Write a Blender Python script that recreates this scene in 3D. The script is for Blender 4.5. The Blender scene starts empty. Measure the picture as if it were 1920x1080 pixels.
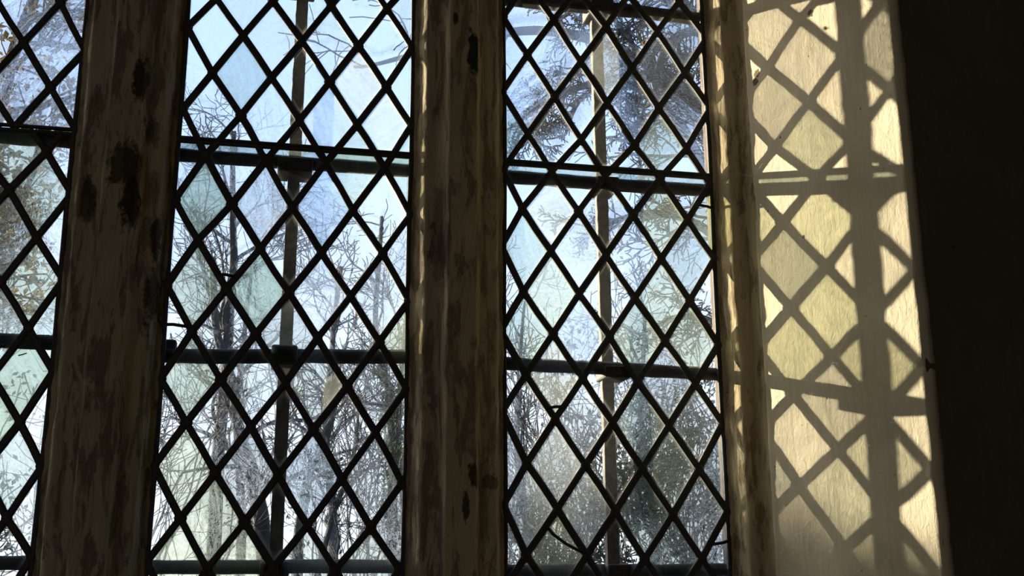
# A leaded church window seen from inside: three lights, two stone mullions, a splay struck by low sun.
import bpy, bmesh, math, random
from mathutils import Vector, Matrix, noise

C = bpy.context.scene.collection
sc = bpy.context.scene

# ------------------------------------------------------------------ camera
cam_d = bpy.data.cameras.new('camera'); cam = bpy.data.objects.new('camera', cam_d); C.objects.link(cam)
cam_d.sensor_width = 36.0; cam_d.lens = 39.375; cam_d.clip_start = 0.05; cam_d.clip_end = 300
RX = Vector((0.97771497, -0.20989718, -0.00407509))
UP = Vector((-0.04745851, -0.23989014, 0.96963932))
BK = Vector((-0.20450214, -0.94783748, -0.24450559))
m = Matrix((RX, UP, BK)).transposed().to_4x4(); m.translation = (0, -2.1, 0)
cam.matrix_world = m
sc.camera = cam

# ------------------------------------------------------------------ world, sun, room light, exposure
sc.view_settings.view_transform = 'Standard'; sc.view_settings.look = 'None'
sc.view_settings.exposure = 0.0; sc.view_settings.gamma = 1.0; sc.view_settings.use_curve_mapping = False
sc.cycles.max_bounces = 8; sc.cycles.diffuse_bounces = 4; sc.cycles.glossy_bounces = 2
sc.cycles.transmission_bounces = 6; sc.cycles.transparent_max_bounces = 14
sc.cycles.use_denoising = True
SUN = Vector((0.947, -1.0, -0.284)).normalized()          # the way the light travels

SUN_E, SUN_COL = 19.5, (1.0, 0.875, 0.635)
SKY_E, GLOW_E = 1.62, 27.0
ROOM_E = 16.0

w = bpy.data.worlds.new('winter_sky'); sc.world = w; w.use_nodes = True
nt = w.node_tree; nt.nodes.clear()
def N(nt, t, **kw):
    n = nt.nodes.new(t)
    for k, v in kw.items(): setattr(n, k, v)
    return n
def ramp(nt, fac, stops, interp='LINEAR'):
    r = N(nt, 'ShaderNodeValToRGB'); r.color_ramp.interpolation = interp
    e = r.color_ramp.elements
    while len(e) < len(stops): e.new(0.5)
    for x, (p, c) in zip(e, stops): x.position = p; x.color = (*c, 1) if len(c) == 3 else c
    nt.links.new(fac, r.inputs['Fac']); return r.outputs['Color']
def math_n(nt, op, a, b=None, clamp=False):
    n = N(nt, 'ShaderNodeMath', operation=op); n.use_clamp = clamp
    for s, v in zip(n.inputs, (a, b)):
        if v is None: continue
        if isinstance(v, (int, float)): s.default_value = v
        else: nt.links.new(v, s)
    return n.outputs[0]
tc = N(nt, 'ShaderNodeTexCoord'); sep = N(nt, 'ShaderNodeSeparateXYZ')
nt.links.new(tc.outputs['Generated'], sep.inputs[0])
sky = ramp(nt, sep.outputs['Z'], [(0.0, (0.86, 0.93, 0.98)), (0.16, (0.74, 0.85, 0.98)), (0.36, (0.47, 0.64, 0.95)),
                                  (0.50, (0.42, 0.58, 0.90)), (1.0, (0.25, 0.40, 0.75))])
dot = N(nt, 'ShaderNodeVectorMath', operation='DOT_PRODUCT'); dot.inputs[1].default_value = -SUN
nt.links.new(tc.outputs['Generated'], dot.inputs[0])
d0 = math_n(nt, 'MAXIMUM', dot.outputs['Value'], 0.0)
glow = math_n(nt, 'MULTIPLY', math_n(nt, 'POWER', d0, 40.0), GLOW_E)
b1 = N(nt, 'ShaderNodeBackground'); nt.links.new(sky, b1.inputs['Color']); b1.inputs['Strength'].default_value = SKY_E
b2 = N(nt, 'ShaderNodeBackground'); b2.inputs['Color'].default_value = (1.0, 0.88, 0.68, 1); nt.links.new(glow, b2.inputs['Strength'])
ad = N(nt, 'ShaderNodeAddShader'); nt.links.new(b1.outputs[0], ad.inputs[0]); nt.links.new(b2.outputs[0], ad.inputs[1])
wo = N(nt, 'ShaderNodeOutputWorld'); nt.links.new(ad.outputs[0], wo.inputs['Surface'])

sd = bpy.data.lights.new('sun', 'SUN'); sd.energy = SUN_E; sd.color = SUN_COL; sd.angle = math.radians(0.53)
so = bpy.data.objects.new('sun', sd); C.objects.link(so)
so.rotation_euler = SUN.to_track_quat('-Z', 'Y').to_euler()

ld = bpy.data.lights.new('room_fill', 'AREA'); ld.energy = ROOM_E; ld.size = 1.2; ld.shape = 'RECTANGLE'; ld.size_y = 2.2  # unseen fill lamp added to brighten the stone facing the room
ld.color = (1.0, 0.93, 0.80)
lo = bpy.data.objects.new('room_fill', ld); C.objects.link(lo)
lo.location = (-2.6, -4.6, 1.2); lo.rotation_euler = (Vector((0.2, 0, 0.5)) - lo.location).to_track_quat('-Z', 'Y').to_euler()

# ------------------------------------------------------------------ helpers
def link(name, bm_or_me, mats, parent=None, smooth=True):
    if isinstance(bm_or_me, bmesh.types.BMesh):
        me = bpy.data.meshes.new(name); bm_or_me.to_mesh(me); bm_or_me.free()
    else: me = bm_or_me
    for mt in (mats if isinstance(mats, (list, tuple)) else [mats]): me.materials.append(mt)
    if smooth:
        for p in me.polygons: p.use_smooth = True
    o = bpy.data.objects.new(name, me); C.objects.link(o)
    if parent:
        o.parent = parent; o.matrix_parent_inverse = Matrix.Translation(parent.location).inverted()
    return o
def empty(name, loc):
    o = bpy.data.objects.new(name, None); C.objects.link(o); o.location = loc; o.empty_display_size = 0.1; return o
def tag(o, label=None, cat=None, group=None, kind=None):
    for k, v in (('label', label), ('category', cat), ('group', group), ('kind', kind)):
        if v: o[k] = v
    return o
def mesh_of(name, verts, faces):
    me = bpy.data.meshes.new(name); me.from_pydata(verts, [], faces); me.update(); return me
def nz(x, y, z): return noise.noise(Vector((x, y, z)))
def box(V, F, c, h):
    b = len(V)
    for sx in (-1, 1):
        for sy in (-1, 1):
            for sz in (-1, 1): V.append((c[0] + sx*h[0], c[1] + sy*h[1], c[2] + sz*h[2]))
    F += [tuple(b + i for i in f) for f in ((0,1,3,2), (4,6,7,5), (0,4,5,1), (2,3,7,6), (0,2,6,4), (1,5,7,3))]
def tube(V, F, pts, rads, n=6, cap=True):
    """tapered tube along a polyline"""
    b0 = len(V); k = len(pts)
    ref = None
    for i, p in enumerate(pts):
        d = (pts[min(i+1, k-1)] - pts[max(i-1, 0)])
        if d.length < 1e-9: d = Vector((0, 0, 1))
        d.normalize()
        if ref is None:
            ref = Vector((0, 1, 0)) if abs(d.y) < 0.8 else Vector((1, 0, 0))
        u = d.cross(ref).normalized(); v = d.cross(u); ref = v.cross(d) if False else ref
        r = rads[i]
        for j in range(n):
            a = 2*math.pi*j/n
            V.append(tuple(p + u*(r*math.cos(a)) + v*(r*math.sin(a))))
    for i in range(k-1):
        for j in range(n):
            a = b0 + i*n + j; c = b0 + i*n + (j+1) % n
            F.append((a, c, c+n, a+n))
    if cap:
        F.append(tuple(b0 + j for j in range(n))[::-1]); F.append(tuple(b0 + (k-1)*n + j for j in range(n)))

# ------------------------------------------------------------------ materials
def new_mat(name):
    mt = bpy.data.materials.new(name); mt.use_nodes = True; nt = mt.node_tree; nt.nodes.clear()
    out = N(nt, 'ShaderNodeOutputMaterial'); return mt, nt, out
def noise_n(nt, vec, scale, detail=5, rough=0.6, dist=0.0):
    n = N(nt, 'ShaderNodeTexNoise'); n.inputs['Scale'].default_value = scale; n.inputs['Detail'].default_value = detail
    n.inputs['Roughness'].default_value = rough; n.inputs['Distortion'].default_value = dist
    if vec is not None: nt.links.new(vec, n.inputs['Vector'])
    return n.outputs['Fac']
def mapping(nt, vec, scale=(1,1,1), rot=(0,0,0), loc=(0,0,0)):
    n = N(nt, 'ShaderNodeMapping'); n.inputs['Scale'].default_value = scale; n.inputs['Rotation'].default_value = rot
    n.inputs['Location'].default_value = loc
    nt.links.new(vec, n.inputs['Vector']); return n.outputs[0]
def mixc(nt, fac, a, b, mode='MIX'):
    n = N(nt, 'ShaderNodeMix', data_type='RGBA', blend_type=mode)
    for s, v in ((n.inputs['Factor'], fac), (n.inputs['A'], a), (n.inputs['B'], b)):
        s = s
    def setin(idx, v):
        s = n.inputs[idx]
        if isinstance(v, (int, float)): s.default_value = v
        elif isinstance(v, tuple): s.default_value = (*v, 1) if len(v) == 3 else v
        else: nt.links.new(v, s)
    setin(0, fac); setin(6, a); setin(7, b)
    return n.outputs[2]
def simple(name, col, rough=0.7, metal=0.0, nscale=30, var=0.35, bump=0.2, bscale=80):
    mt, nt, out = new_mat(name)
    b = N(nt, 'ShaderNodeBsdfPrincipled'); tc = N(nt, 'ShaderNodeTexCoord')
    f = noise_n(nt, tc.outputs['Object'], nscale)
    c = ramp(nt, f, [(0.3, tuple(x*(1-var) for x in col)), (0.7, tuple(x*(1+var) for x in col))])
    nt.links.new(c, b.inputs['Base Color']); b.inputs['Roughness'].default_value = rough; b.inputs['Metallic'].default_value = metal
    if bump:
        bp = N(nt, 'ShaderNodeBump'); bp.inputs['Strength'].default_value = bump; bp.inputs['Distance'].default_value = 0.002
        nt.links.new(noise_n(nt, tc.outputs['Object'], bscale), bp.inputs['Height']); nt.links.new(bp.outputs[0], b.inputs['Normal'])
    nt.links.new(b.outputs[0], out.inputs['Surface']); return mt

def stone_mat(name, wash, bare, dark, patches=(), cover=0.5):
    """limewashed stone: pale wash worn to bare brown stone, dark mould in named spots"""
    mt, nt, out = new_mat(name)
    b = N(nt, 'ShaderNodeBsdfPrincipled'); b.inputs['Roughness'].default_value = 0.9
    b.inputs['Specular IOR Level'].default_value = 0.15
    g = N(nt, 'ShaderNodeTexCoord').outputs['Object']
    st = mapping(nt, g, (1, 1, 0.22))
    f1 = noise_n(nt, st, 34, 10, 0.74, 0.4)
    wm = ramp(nt, f1, [(cover-0.035, (0,0,0)), (cover+0.035, (1,1,1))])
    f2 = noise_n(nt, g, 9, 5)
    c1 = mixc(nt, f2, tuple(x*0.8 for x in wash), tuple(x*1.15 for x in wash))
    f3 = noise_n(nt, mapping(nt, g, (1,1,0.4)), 45, 6, 0.7)
    c2 = mixc(nt, f3, tuple(x*0.45 for x in bare), tuple(x*1.55 for x in bare))
    c = mixc(nt, wm, c1, c2)
    spk = ramp(nt, noise_n(nt, g, 150, 3), [(0.66, (0,0,0)), (0.72, (1,1,1))])
    c = mixc(nt, math_n(nt, 'MULTIPLY', spk, 0.5), c, dark)
    for (p, r, s) in patches:
        v = N(nt, 'ShaderNodeVectorMath', operation='SUBTRACT'); nt.links.new(g, v.inputs[0]); v.inputs[1].default_value = p
        d = N(nt, 'ShaderNodeVectorMath', operation='DIVIDE'); nt.links.new(v.outputs[0], d.inputs[0]); d.inputs[1].default_value = r
        l = N(nt, 'ShaderNodeVectorMath', operation='LENGTH'); nt.links.new(d.outputs[0], l.inputs[0])
        q = math_n(nt, 'ADD', l.outputs['Value'], math_n(nt, 'MULTIPLY', math_n(nt, 'SUBTRACT', noise_n(nt, mapping(nt, g, (1,1,.6)), 55, 6, 0.75), 0.5), 2.6))
        k = ramp(nt, q, [(0.72, (1,1,1)), (1.0, (0,0,0))])
        c = mixc(nt, math_n(nt, 'MULTIPLY', k, s), c, dark)
    nt.links.new(c, b.inputs['Base Color'])
    bp = N(nt, 'ShaderNodeBump'); bp.inputs['Strength'].default_value = 0.7; bp.inputs['Distance'].default_value = 0.009
    h = math_n(nt, 'ADD', noise_n(nt, mapping(nt, g, (1,1,0.30)), 60, 7, 0.7), math_n(nt, 'MULTIPLY', wm, -0.35))
    nt.links.new(h, bp.inputs['Height']); nt.links.new(bp.outputs[0], b.inputs['Normal'])
    nt.links.new(b.outputs[0], out.inputs['Surface']); return mt

M_mull_l = stone_mat('limewashed stone', (0.34, 0.285, 0.195), (0.175, 0.138, 0.092), (0.028, 0.024, 0.017),
    [((-.266,-.08,.884), (.018,.03,.05), .9), ((-.281,-.08,.716), (.03,.03,.045), .85), ((-.262,-.08,.646), (.026,.03,.05), .95),
     ((-.345,-.06,.660), (.018,.05,.06), .8), ((-.222,-.05,.588), (.012,.05,.045), .9), ((-.216,-.05,.489), (.02,.05,.07), .8),
     ((-.24,-.07,.80), (.02,.05,.04), .6)], 0.54)
M_mull_c = stone_mat('limewashed stone', (0.37, 0.31, 0.21), (0.20, 0.155, 0.10), (0.028, 0.024, 0.017),
    [((.360,-.08,1.006), (.015,.03,.05), 1), ((.322,-.08,1.071), (.006,.03,.016), .9), ((.364,-.08,.165), (.012,.03,.03), .9),
     ((.350,-.08,.112), (.008,.03,.03), .9), ((.405,-.04,.158), (.03,.03,.014), .6), ((.30,-.06,.62), (.02,.04,.12), .45)], 0.54)
M_jamb = stone_mat('rough jamb stone', (0.46, 0.38, 0.24), (0.26, 0.19, 0.105), (0.05, 0.035, 0.02), [], 0.56)
M_out = stone_mat('darkened outside stone', (0.17, 0.135, 0.11), (0.12, 0.095, 0.075), (0.06, 0.05, 0.04), [], 0.5)  # outside stone darkened in colour to tame its sunlit edge

def plaster_mat(name, col, streak=0.5, dark=(0.10,0.08,0.05), pits=()):
    mt, nt, out = new_mat(name)
    b = N(nt, 'ShaderNodeBsdfPrincipled'); b.inputs['Roughness'].default_value = 0.85; b.inputs['Specular IOR Level'].default_value = 0.2
    g = N(nt, 'ShaderNodeTexCoord').outputs['Object']
    f = noise_n(nt, g, 5, 6, 0.6)
    c = ramp(nt, f, [(0.3, tuple(x*0.88 for x in col)), (0.7, tuple(x*1.1 for x in col))])
    br = noise_n(nt, mapping(nt, g, (1, 1, 0.05)), 130, 4, 0.6, 0.2)          # brush marks
    c = mixc(nt, ramp(nt, br, [(0.35, (0.22,)*3), (0.6, (0,)*3)]), c, tuple(x*0.68 for x in col))
    pit = ramp(nt, noise_n(nt, g, 60, 2), [(0.74, (0,)*3), (0.78, (1,)*3)])
    c = mixc(nt, pit, c, dark)
    for (p, r) in pits:
        v = N(nt, 'ShaderNodeVectorMath', operation='DISTANCE'); nt.links.new(g, v.inputs[0]); v.inputs[1].default_value = p
        q = math_n(nt, 'ADD', math_n(nt, 'DIVIDE', v.outputs['Value'], r), math_n(nt, 'MULTIPLY', math_n(nt, 'SUBTRACT', noise_n(nt, g, 160, 4, 0.7), 0.5), 1.8))
        c = mixc(nt, ramp(nt, q, [(0.75, (1,)*3), (0.95, (0,)*3)]), c, dark)
    nt.links.new(c, b.inputs['Base Color'])
    bp = N(nt, 'ShaderNodeBump'); bp.inputs['Strength'].default_value = streak; bp.inputs['Distance'].default_value = 0.003
    rough = noise_n(nt, mapping(nt, g, (1, 1, 0.7), (0.3, 0.2, 0)), 75, 6, 0.7, 0.8)
    h = math_n(nt, 'ADD', math_n(nt, 'MULTIPLY', br, 0.35), math_n(nt, 'ADD', math_n(nt, 'ADD', math_n(nt, 'MULTIPLY', rough, 0.9), math_n(nt, 'MULTIPLY', noise_n(nt, g, 24, 5), 0.8)), math_n(nt, 'MULTIPLY', pit, -0.6)))
    nt.links.new(h, bp.inputs['Height']); nt.links.new(bp.outputs[0], b.inputs['Normal'])
    nt.links.new(b.outputs[0], out.inputs['Surface']); return mt
M_splay = plaster_mat('limewashed splay', (0.66, 0.585, 0.435), 0.7, (0.16, 0.12, 0.07),
    [((.955,-.105,1.0), .010), ((.952,-.10,.985), .010), ((1.005,-.255,1.065), .009), ((.985,-.20,.62), .004)])
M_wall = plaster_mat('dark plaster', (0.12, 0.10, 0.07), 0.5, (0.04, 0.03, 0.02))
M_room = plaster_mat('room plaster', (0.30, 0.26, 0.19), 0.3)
M_floor = simple('stone floor', (0.22, 0.20, 0.17), 0.8, 0, 3, 0.3, 0.3, 20)
M_lead = simple('dull lead', (0.026, 0.025, 0.023), 0.65, 0.25, 60, 0.4, 0.35, 240)
M_iron = simple('rusty black iron', (0.040, 0.038, 0.036), 0.7, 0.2, 40, 0.5, 0.6, 130)
M_stan = simple('grey painted iron', (0.085, 0.078, 0.068), 0.75, 0.0, 70, 0.6, 0.9, 110)

# old crown glass: partly wavy, with grime in the corners by the leads
def glass_mat():
    mt, nt, out = new_mat('old leaded glass')
    tint = N(nt, 'ShaderNodeAttribute', attribute_name='tint')
    prm = N(nt, 'ShaderNodeAttribute', attribute_name='prm')            # frost, wave, random
    rim = N(nt, 'ShaderNodeAttribute', attribute_name='rim')
    s = N(nt, 'ShaderNodeSeparateColor'); nt.links.new(prm.outputs['Color'], s.inputs[0])
    g = N(nt, 'ShaderNodeTexCoord').outputs['Object']
    off = N(nt, 'ShaderNodeCombineXYZ'); nt.links.new(math_n(nt, 'MULTIPLY', s.outputs[2], 37.0), off.inputs[0]); nt.links.new(math_n(nt, 'MULTIPLY', s.outputs[2], 91.0), off.inputs[2])
    va = N(nt, 'ShaderNodeVectorMath', operation='ADD'); nt.links.new(g, va.inputs[0]); nt.links.new(off.outputs[0], va.inputs[1])
    rot = N(nt, 'ShaderNodeVectorRotate', rotation_type='Y_AXIS'); nt.links.new(va.outputs[0], rot.inputs['Vector'])
    nt.links.new(math_n(nt, 'MULTIPLY', s.outputs[2], 40.0), rot.inputs['Angle'])
    v = rot.outputs[0]
    wav = noise_n(nt, mapping(nt, v, (1, 1, 0.3)), 30, 2, 0.5, 0.8)
    see = noise_n(nt, v, 110, 3, 0.6, 1.2)
    h = math_n(nt, 'ADD', wav, math_n(nt, 'MULTIPLY', see, 0.28))
    bp = N(nt, 'ShaderNodeBump'); bp.inputs['Distance'].default_value = 0.045
    nt.links.new(s.outputs[1], bp.inputs['Strength']); nt.links.new(h, bp.inputs['Height'])
    strk = noise_n(nt, mapping(nt, v, (1, 1, 0.10)), 95, 4, 0.65, 0.5)          # streaks and seeds, tinted darker to imitate sun caustics on the splay
    amt = math_n(nt, 'MINIMUM', math_n(nt, 'ADD', math_n(nt, 'MULTIPLY', s.outputs[1], 0.30), math_n(nt, 'MULTIPLY', s.outputs[0], 1.3)), 0.42)
    dk = math_n(nt, 'SUBTRACT', 1.0, math_n(nt, 'MULTIPLY', amt, ramp(nt, math_n(nt, 'ADD', math_n(nt, 'MULTIPLY', strk, 0.55), math_n(nt, 'MULTIPLY', see, 0.45)), [(0.38, (1,1,1)), (0.56, (0,0,0))])))
    tcol = mixc(nt, 1.0, tint.outputs['Color'], dk, 'MULTIPLY')
    tr = N(nt, 'ShaderNodeBsdfTransparent'); nt.links.new(tcol, tr.inputs['Color'])
    rf = N(nt, 'ShaderNodeBsdfRefraction'); nt.links.new(tint.outputs['Color'], rf.inputs['Color'])
    rf.inputs['IOR'].default_value = 1.025; rf.inputs['Roughness'].default_value = 0.0; nt.links.new(bp.outputs[0], rf.inputs['Normal'])
    m1 = N(nt, 'ShaderNodeMixShader'); nt.links.new(math_n(nt, 'MINIMUM', math_n(nt, 'ADD', math_n(nt, 'MULTIPLY', s.outputs[1], 0.55), 0.18), 0.66), m1.inputs[0])
    nt.links.new(tr.outputs[0], m1.inputs[1]); nt.links.new(rf.outputs[0], m1.inputs[2])
    dust = noise_n(nt, mapping(nt, v, (1, 1, 0.5)), 70, 6, 0.7, 0.6)
    fr = math_n(nt, 'MULTIPLY', s.outputs[0], math_n(nt, 'ADD', math_n(nt, 'MULTIPLY', dust, 1.8), 0.15))
    rm = math_n(nt, 'MULTIPLY', math_n(nt, 'POWER', rim.outputs['Fac'], 1.6), math_n(nt, 'ADD', math_n(nt, 'MULTIPLY', dust, 0.5), 0.22))
    fr = math_n(nt, 'ADD', fr, rm, True)
    tl = N(nt, 'ShaderNodeBsdfTranslucent')
    dc = mixc(nt, 1.0, (0.36, 0.36, 0.34), tint.outputs['Color'], 'MULTIPLY'); nt.links.new(dc, tl.inputs['Color'])
    m2 = N(nt, 'ShaderNodeMixShader'); nt.links.new(fr, m2.inputs[0]); nt.links.new(m1.outputs[0], m2.inputs[1]); nt.links.new(tl.outputs[0], m2.inputs[2])
    nt.links.new(m2.outputs[0], out.inputs['Surface']); return mt
M_glass = glass_mat()
M_clear, _nt, _o = new_mat('outer glass face')
_t = N(_nt, 'ShaderNodeBsdfTransparent'); _t.inputs['Color'].default_value = (0.97, 0.985, 0.975, 1); _nt.links.new(_t.outputs[0], _o.inputs['Surface'])

LAT_R = {
    0: [(0, 436, 1129), (2, 546, 1133), (4, 661, 1129), (6, 777, 1130), (8, 891, 1127)],
    1: [(1, 488, 1047), (3, 603, 1042), (5, 717, 1038), (7, 835, 1038)],
    2: [(0, 434, 958), (2, 545, 957), (4, 659, 953), (6, 773, 951), (8, 890, 961)],
    3: [(1, 487, 869), (3, 601, 866), (5, 717, 863), (7, 832, 864)],
    4: [(0, 435, 789), (2, 537, 791), (4, 650, 789), (6, 770, 793), (8, 881, 788)],
    5: [(1, 475, 708), (3, 592, 709), (5, 709, 709), (7, 827, 706)],
    6: [(0, 432, 627), (2, 533, 622), (4, 648, 620), (6, 766, 619), (8, 882, 625)],
    7: [(1, 476, 535), (3, 590, 536), (5, 707, 533), (7, 824, 533)],
    8: [(0, 430, 454), (2, 535, 452), (4, 651, 451), (6, 767, 447), (8, 881, 443)],
    9: [(1, 480, 369), (3, 594, 366), (5, 708, 362), (7, 828, 362)],
    10: [(0, 433, 296), (2, 537, 284), (4, 653, 279), (6, 769, 277), (8, 882, 283)],
    11: [(1, 480, 198), (3, 596, 196), (5, 711, 192), (7, 828, 192)],
    12: [(0, 435, 120), (2, 539, 113), (4, 654, 109), (6, 770, 104), (8, 883, 111)],
    13: [(1, 478, 28), (3, 595, 27), (5, 710, 20), (7, 826, 20)],
}
LAT_M = {
    0: [(1, -147, 1107), (3, -37, 1113), (5, 79, 1116), (7, 192, 1121)],
    1: [(0, -198, 1039), (2, -91, 1032), (4, 24, 1031), (6, 136, 1032), (8, 246, 1039)],
    2: [(1, -145, 946), (3, -32, 947), (5, 82, 948), (7, 195, 947)],
    3: [(0, -195, 867), (2, -86, 862), (4, 26, 861), (6, 139, 861), (8, 247, 868)],
    4: [(1, -147, 774), (3, -34, 773), (5, 80, 776), (7, 196, 774)],
    5: [(0, -198, 682), (2, -93, 680), (4, 20, 680), (6, 136, 682), (8, 249, 680)],
    6: [(1, -151, 605), (3, -36, 595), (5, 79, 593), (7, 196, 598)],
    7: [(0, -201, 515), (2, -94, 513), (4, 21, 511), (6, 137, 510), (8, 249, 506)],
    8: [(1, -151, 429), (3, -36, 429), (5, 78, 426), (7, 194, 423)],
    9: [(0, -200, 340), (2, -94, 341), (4, 22, 338), (6, 136, 336), (8, 247, 334)],
    10: [(1, -150, 261), (3, -36, 257), (5, 77, 254), (7, 191, 251)],
    11: [(0, -200, 183), (2, -94, 172), (4, 17, 170), (6, 132, 164), (8, 242, 158)],
    12: [(1, -149, 92), (3, -38, 86), (5, 73, 80), (7, 187, 77)],
    13: [(0, -200, 18), (2, -98, 5), (4, 16, 6), (6, 125, 2), (8, 240, 4)],
}
LAT_L = {
    0: [(7, -436, 1066)],
    1: [(6, -494, 976), (8, -383, 969)],
    2: [(7, -438, 889)],
    3: [(6, -494, 803), (8, -385, 806)],
}
LAT_B = {
    4: [(7, -433, 760)],
    5: [(6, -490, 681), (8, -382, 681)],
    6: [(7, -435, 593)],
    7: [(6, -487, 506), (8, -382, 516)],
    8: [(7, -433, 424)],
    9: [(6, -485, 336), (8, -384, 347)],
    10: [(7, -431, 255)],
    11: [(6, -483, 173), (8, -388, 179)],
    12: [(7, -436, 90)],
    13: [(6, -481, 14), (8, -390, 26)],
}
# ------------------------------------------------------------------ the masonry (window wall stands on y = 0, room on the -y side)
Z0, Z1 = -0.28, 1.42            # sill and head of the lights
def resample(pts, step):
    out = [pts[0]]
    for a, b in zip(pts, pts[1:]):
        k = max(1, int((Vector(b) - Vector(a)).length/step))
        for i in range(1, k+1): out.append((a[0] + (b[0]-a[0])*i/k, a[1] + (b[1]-a[1])*i/k))
    return out
def loft(prof, z0, z1, dz, amp, seed, closed=True, rough=lambda x, y: 1.0, chip=None):
    V, F = [], []; k = int((z1-z0)/dz); n = len(prof)
    for i in range(k+1):
        z = z0 + (z1-z0)*i/k
        for (x, y) in prof:
            a = amp*rough(x, y)
            dx = a*(nz(x*14+seed, y*14, z*9) + 0.7*nz(x*55+seed, y*55, z*30) + 0.4*nz(x*160, y*160+seed, z*90))
            dy = a*(nz(x*14, y*14+seed, z*9+7) + 0.7*nz(x*55, y*55, z*30+seed) + 0.4*nz(x*160+seed, y*160, z*90+5))
            if chip: ex, ey = chip(x, y, z); dx += ex; dy += ey
            V.append((x+dx, y+dy, z))
    for i in range(k):
        for j in range(n if closed else n-1):
            a = i*n+j; b = i*n+(j+1) % n
            F.append((a, b, b+n, a+n))
    if closed: F.append(tuple(range(n))[::-1]); F.append(tuple(k*n+j for j in range(n)))
    return V, F
def side(g, f, s):
    """profile of one moulded side from glass to front arris; s=+1: stone lies to the right of the glass"""
    w = abs(f-g)
    return [(g, 0.010), (g, -0.004), (g+s*0.010, -0.010), (g+s*0.020, -0.040), (g+s*0.025, -0.044), (g+s*(w-0.018), -0.047),
            (g+s*(w-0.009), -0.054), (g+s*(w-0.002), -0.069), (g+s*w, -0.0765), (g+s*(w+0.003), -0.080)]
def outer(g, f, s):
    return [(g, 0.034), (g+s*0.012, 0.040), (g+s*(abs(f-g)-0.004), 0.108), (g+s*abs(f-g), 0.115)]
def darken_outer(o):
    for p in o.data.polygons:
        if p.center.y > 0.012: p.material_index = 1
def mullion(name, gl, fl, fr, gr, mat, seed):
    L = side(gl, fl, 1); Rr = side(gr, fr, -1)
    inner = resample(L + Rr[::-1], 0.0035)
    out = resample(outer(gr, fr, -1) + outer(gl, fl, 1)[::-1], 0.012)
    V, F = loft(inner + out, Z0-0.02, Z1+0.02, 0.011, 0.0023, seed, rough=lambda x, y: 0.45 if y > -0.003 else (1.1 if y > -0.076 else 0.5))
    o = link(name, mesh_of(name, V, F), [mat, M_out]); darken_outer(o); return o
o = mullion('trim_1', -0.385, -0.318, -0.260, -0.202, M_mull_l, 3.1)
tag(o, 'left stone mullion with flaking limewash and dark mould patches', 'mullion', kind='structure')
o = mullion('trim_2', 0.250, 0.311, 0.369, 0.435, M_mull_c, 8.7)
tag(o, 'middle stone mullion with one oval mould patch near the top', 'mullion', kind='structure')

def jamb(name, g, s, seed, label):
    f = g + s*0.060
    ins = resample([(x, y) for x, y in [(g, 0.010), (g, -0.004), (g+s*0.009, -0.009), (g+s*0.019, -0.042), (g+s*0.023, -0.047), (g+s*0.046, -0.052),
                    (g+s*0.056, -0.064), (g+s*0.060, -0.080), (g+s*0.075, -0.085)]], 0.0035)
    out = resample([(g+s*0.11, 0.02), (g+s*0.11, 0.20), (g+s*0.075, 0.20), (g+s*0.062, 0.112), (g+s*0.014, 0.040), (g, 0.033)], 0.014)
    V, F = loft(ins + out, Z0-0.02, Z1+0.02, 0.009, 0.0034, seed, rough=lambda x, y: 0.2 if y > 0.0 else (0.5 if y > -0.046 else 1.0 if y > -0.078 else 0.3))
    if s < 0: F = [t[::-1] for t in F]
    o = link(name, mesh_of(name, V, F), [M_jamb, M_out]); darken_outer(o); tag(o, label, 'window jamb', kind='structure')
jamb('trim_3', 0.885, 1, 5.3, 'rough brown jamb stone between the right window and the sunlit splay')
jamb('trim_4', -0.837, -1, 6.3, 'jamb stone at the outer side of the left window')

def splay(name, s, xg, seed, label):
    x0, x1 = xg, xg + s*0.117
    pr = [(x0 - s*0.002, -0.078), (x0, -0.082)] + [(x0 + (x1-x0)*t, -0.08 - 0.352*t) for t in [i/40 for i in range(1, 40)]] + \
         [(x1 - s*0.001, -0.430), (x1 + s*0.001, -0.4345), (x1 + s*0.005, -0.437), (x1 + s*0.012, -0.4375), (x1 + s*0.022, -0.437)]
    def chip(x, y, z):
        if s < 0: return 0, 0
        e = max(0.0, 1 - abs(y + 0.432)/0.014)*max(0.0, 1 - abs(z - 0.328)/0.016)
        e2 = max(0.0, 1 - abs(y + 0.432)/0.008)*max(0.0, 1 - abs(z - 0.36)/0.012)
        return 0.005*e + 0.002*e2, 0.004*e
    V, F = loft(pr, Z0-0.05, Z1+0.02, 0.009, 0.0013, seed, closed=False, chip=chip, rough=lambda x, y: 1.3 if y < -0.425 else 0.8)
    n = len(pr); b = len(V)
    # back of the plaster coat, so it has a body
    if s < 0: F = [t[::-1] for t in F]
    me = mesh_of(name, V, F); o = link(name, me, M_splay)
    md = o.modifiers.new('coat', 'SOLIDIFY'); md.thickness = 0.012; md.offset = -1 if s > 0 else -1
    tag(o, label, 'window splay', kind='structure')
splay('wall_splay_right', 1, 0.945, 2.2, 'sunlit limewashed splay with lattice shadows right of the right window')
splay('wall_splay_left', -1, -0.897, 4.4, 'limewashed splay left of the left window')

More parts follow.
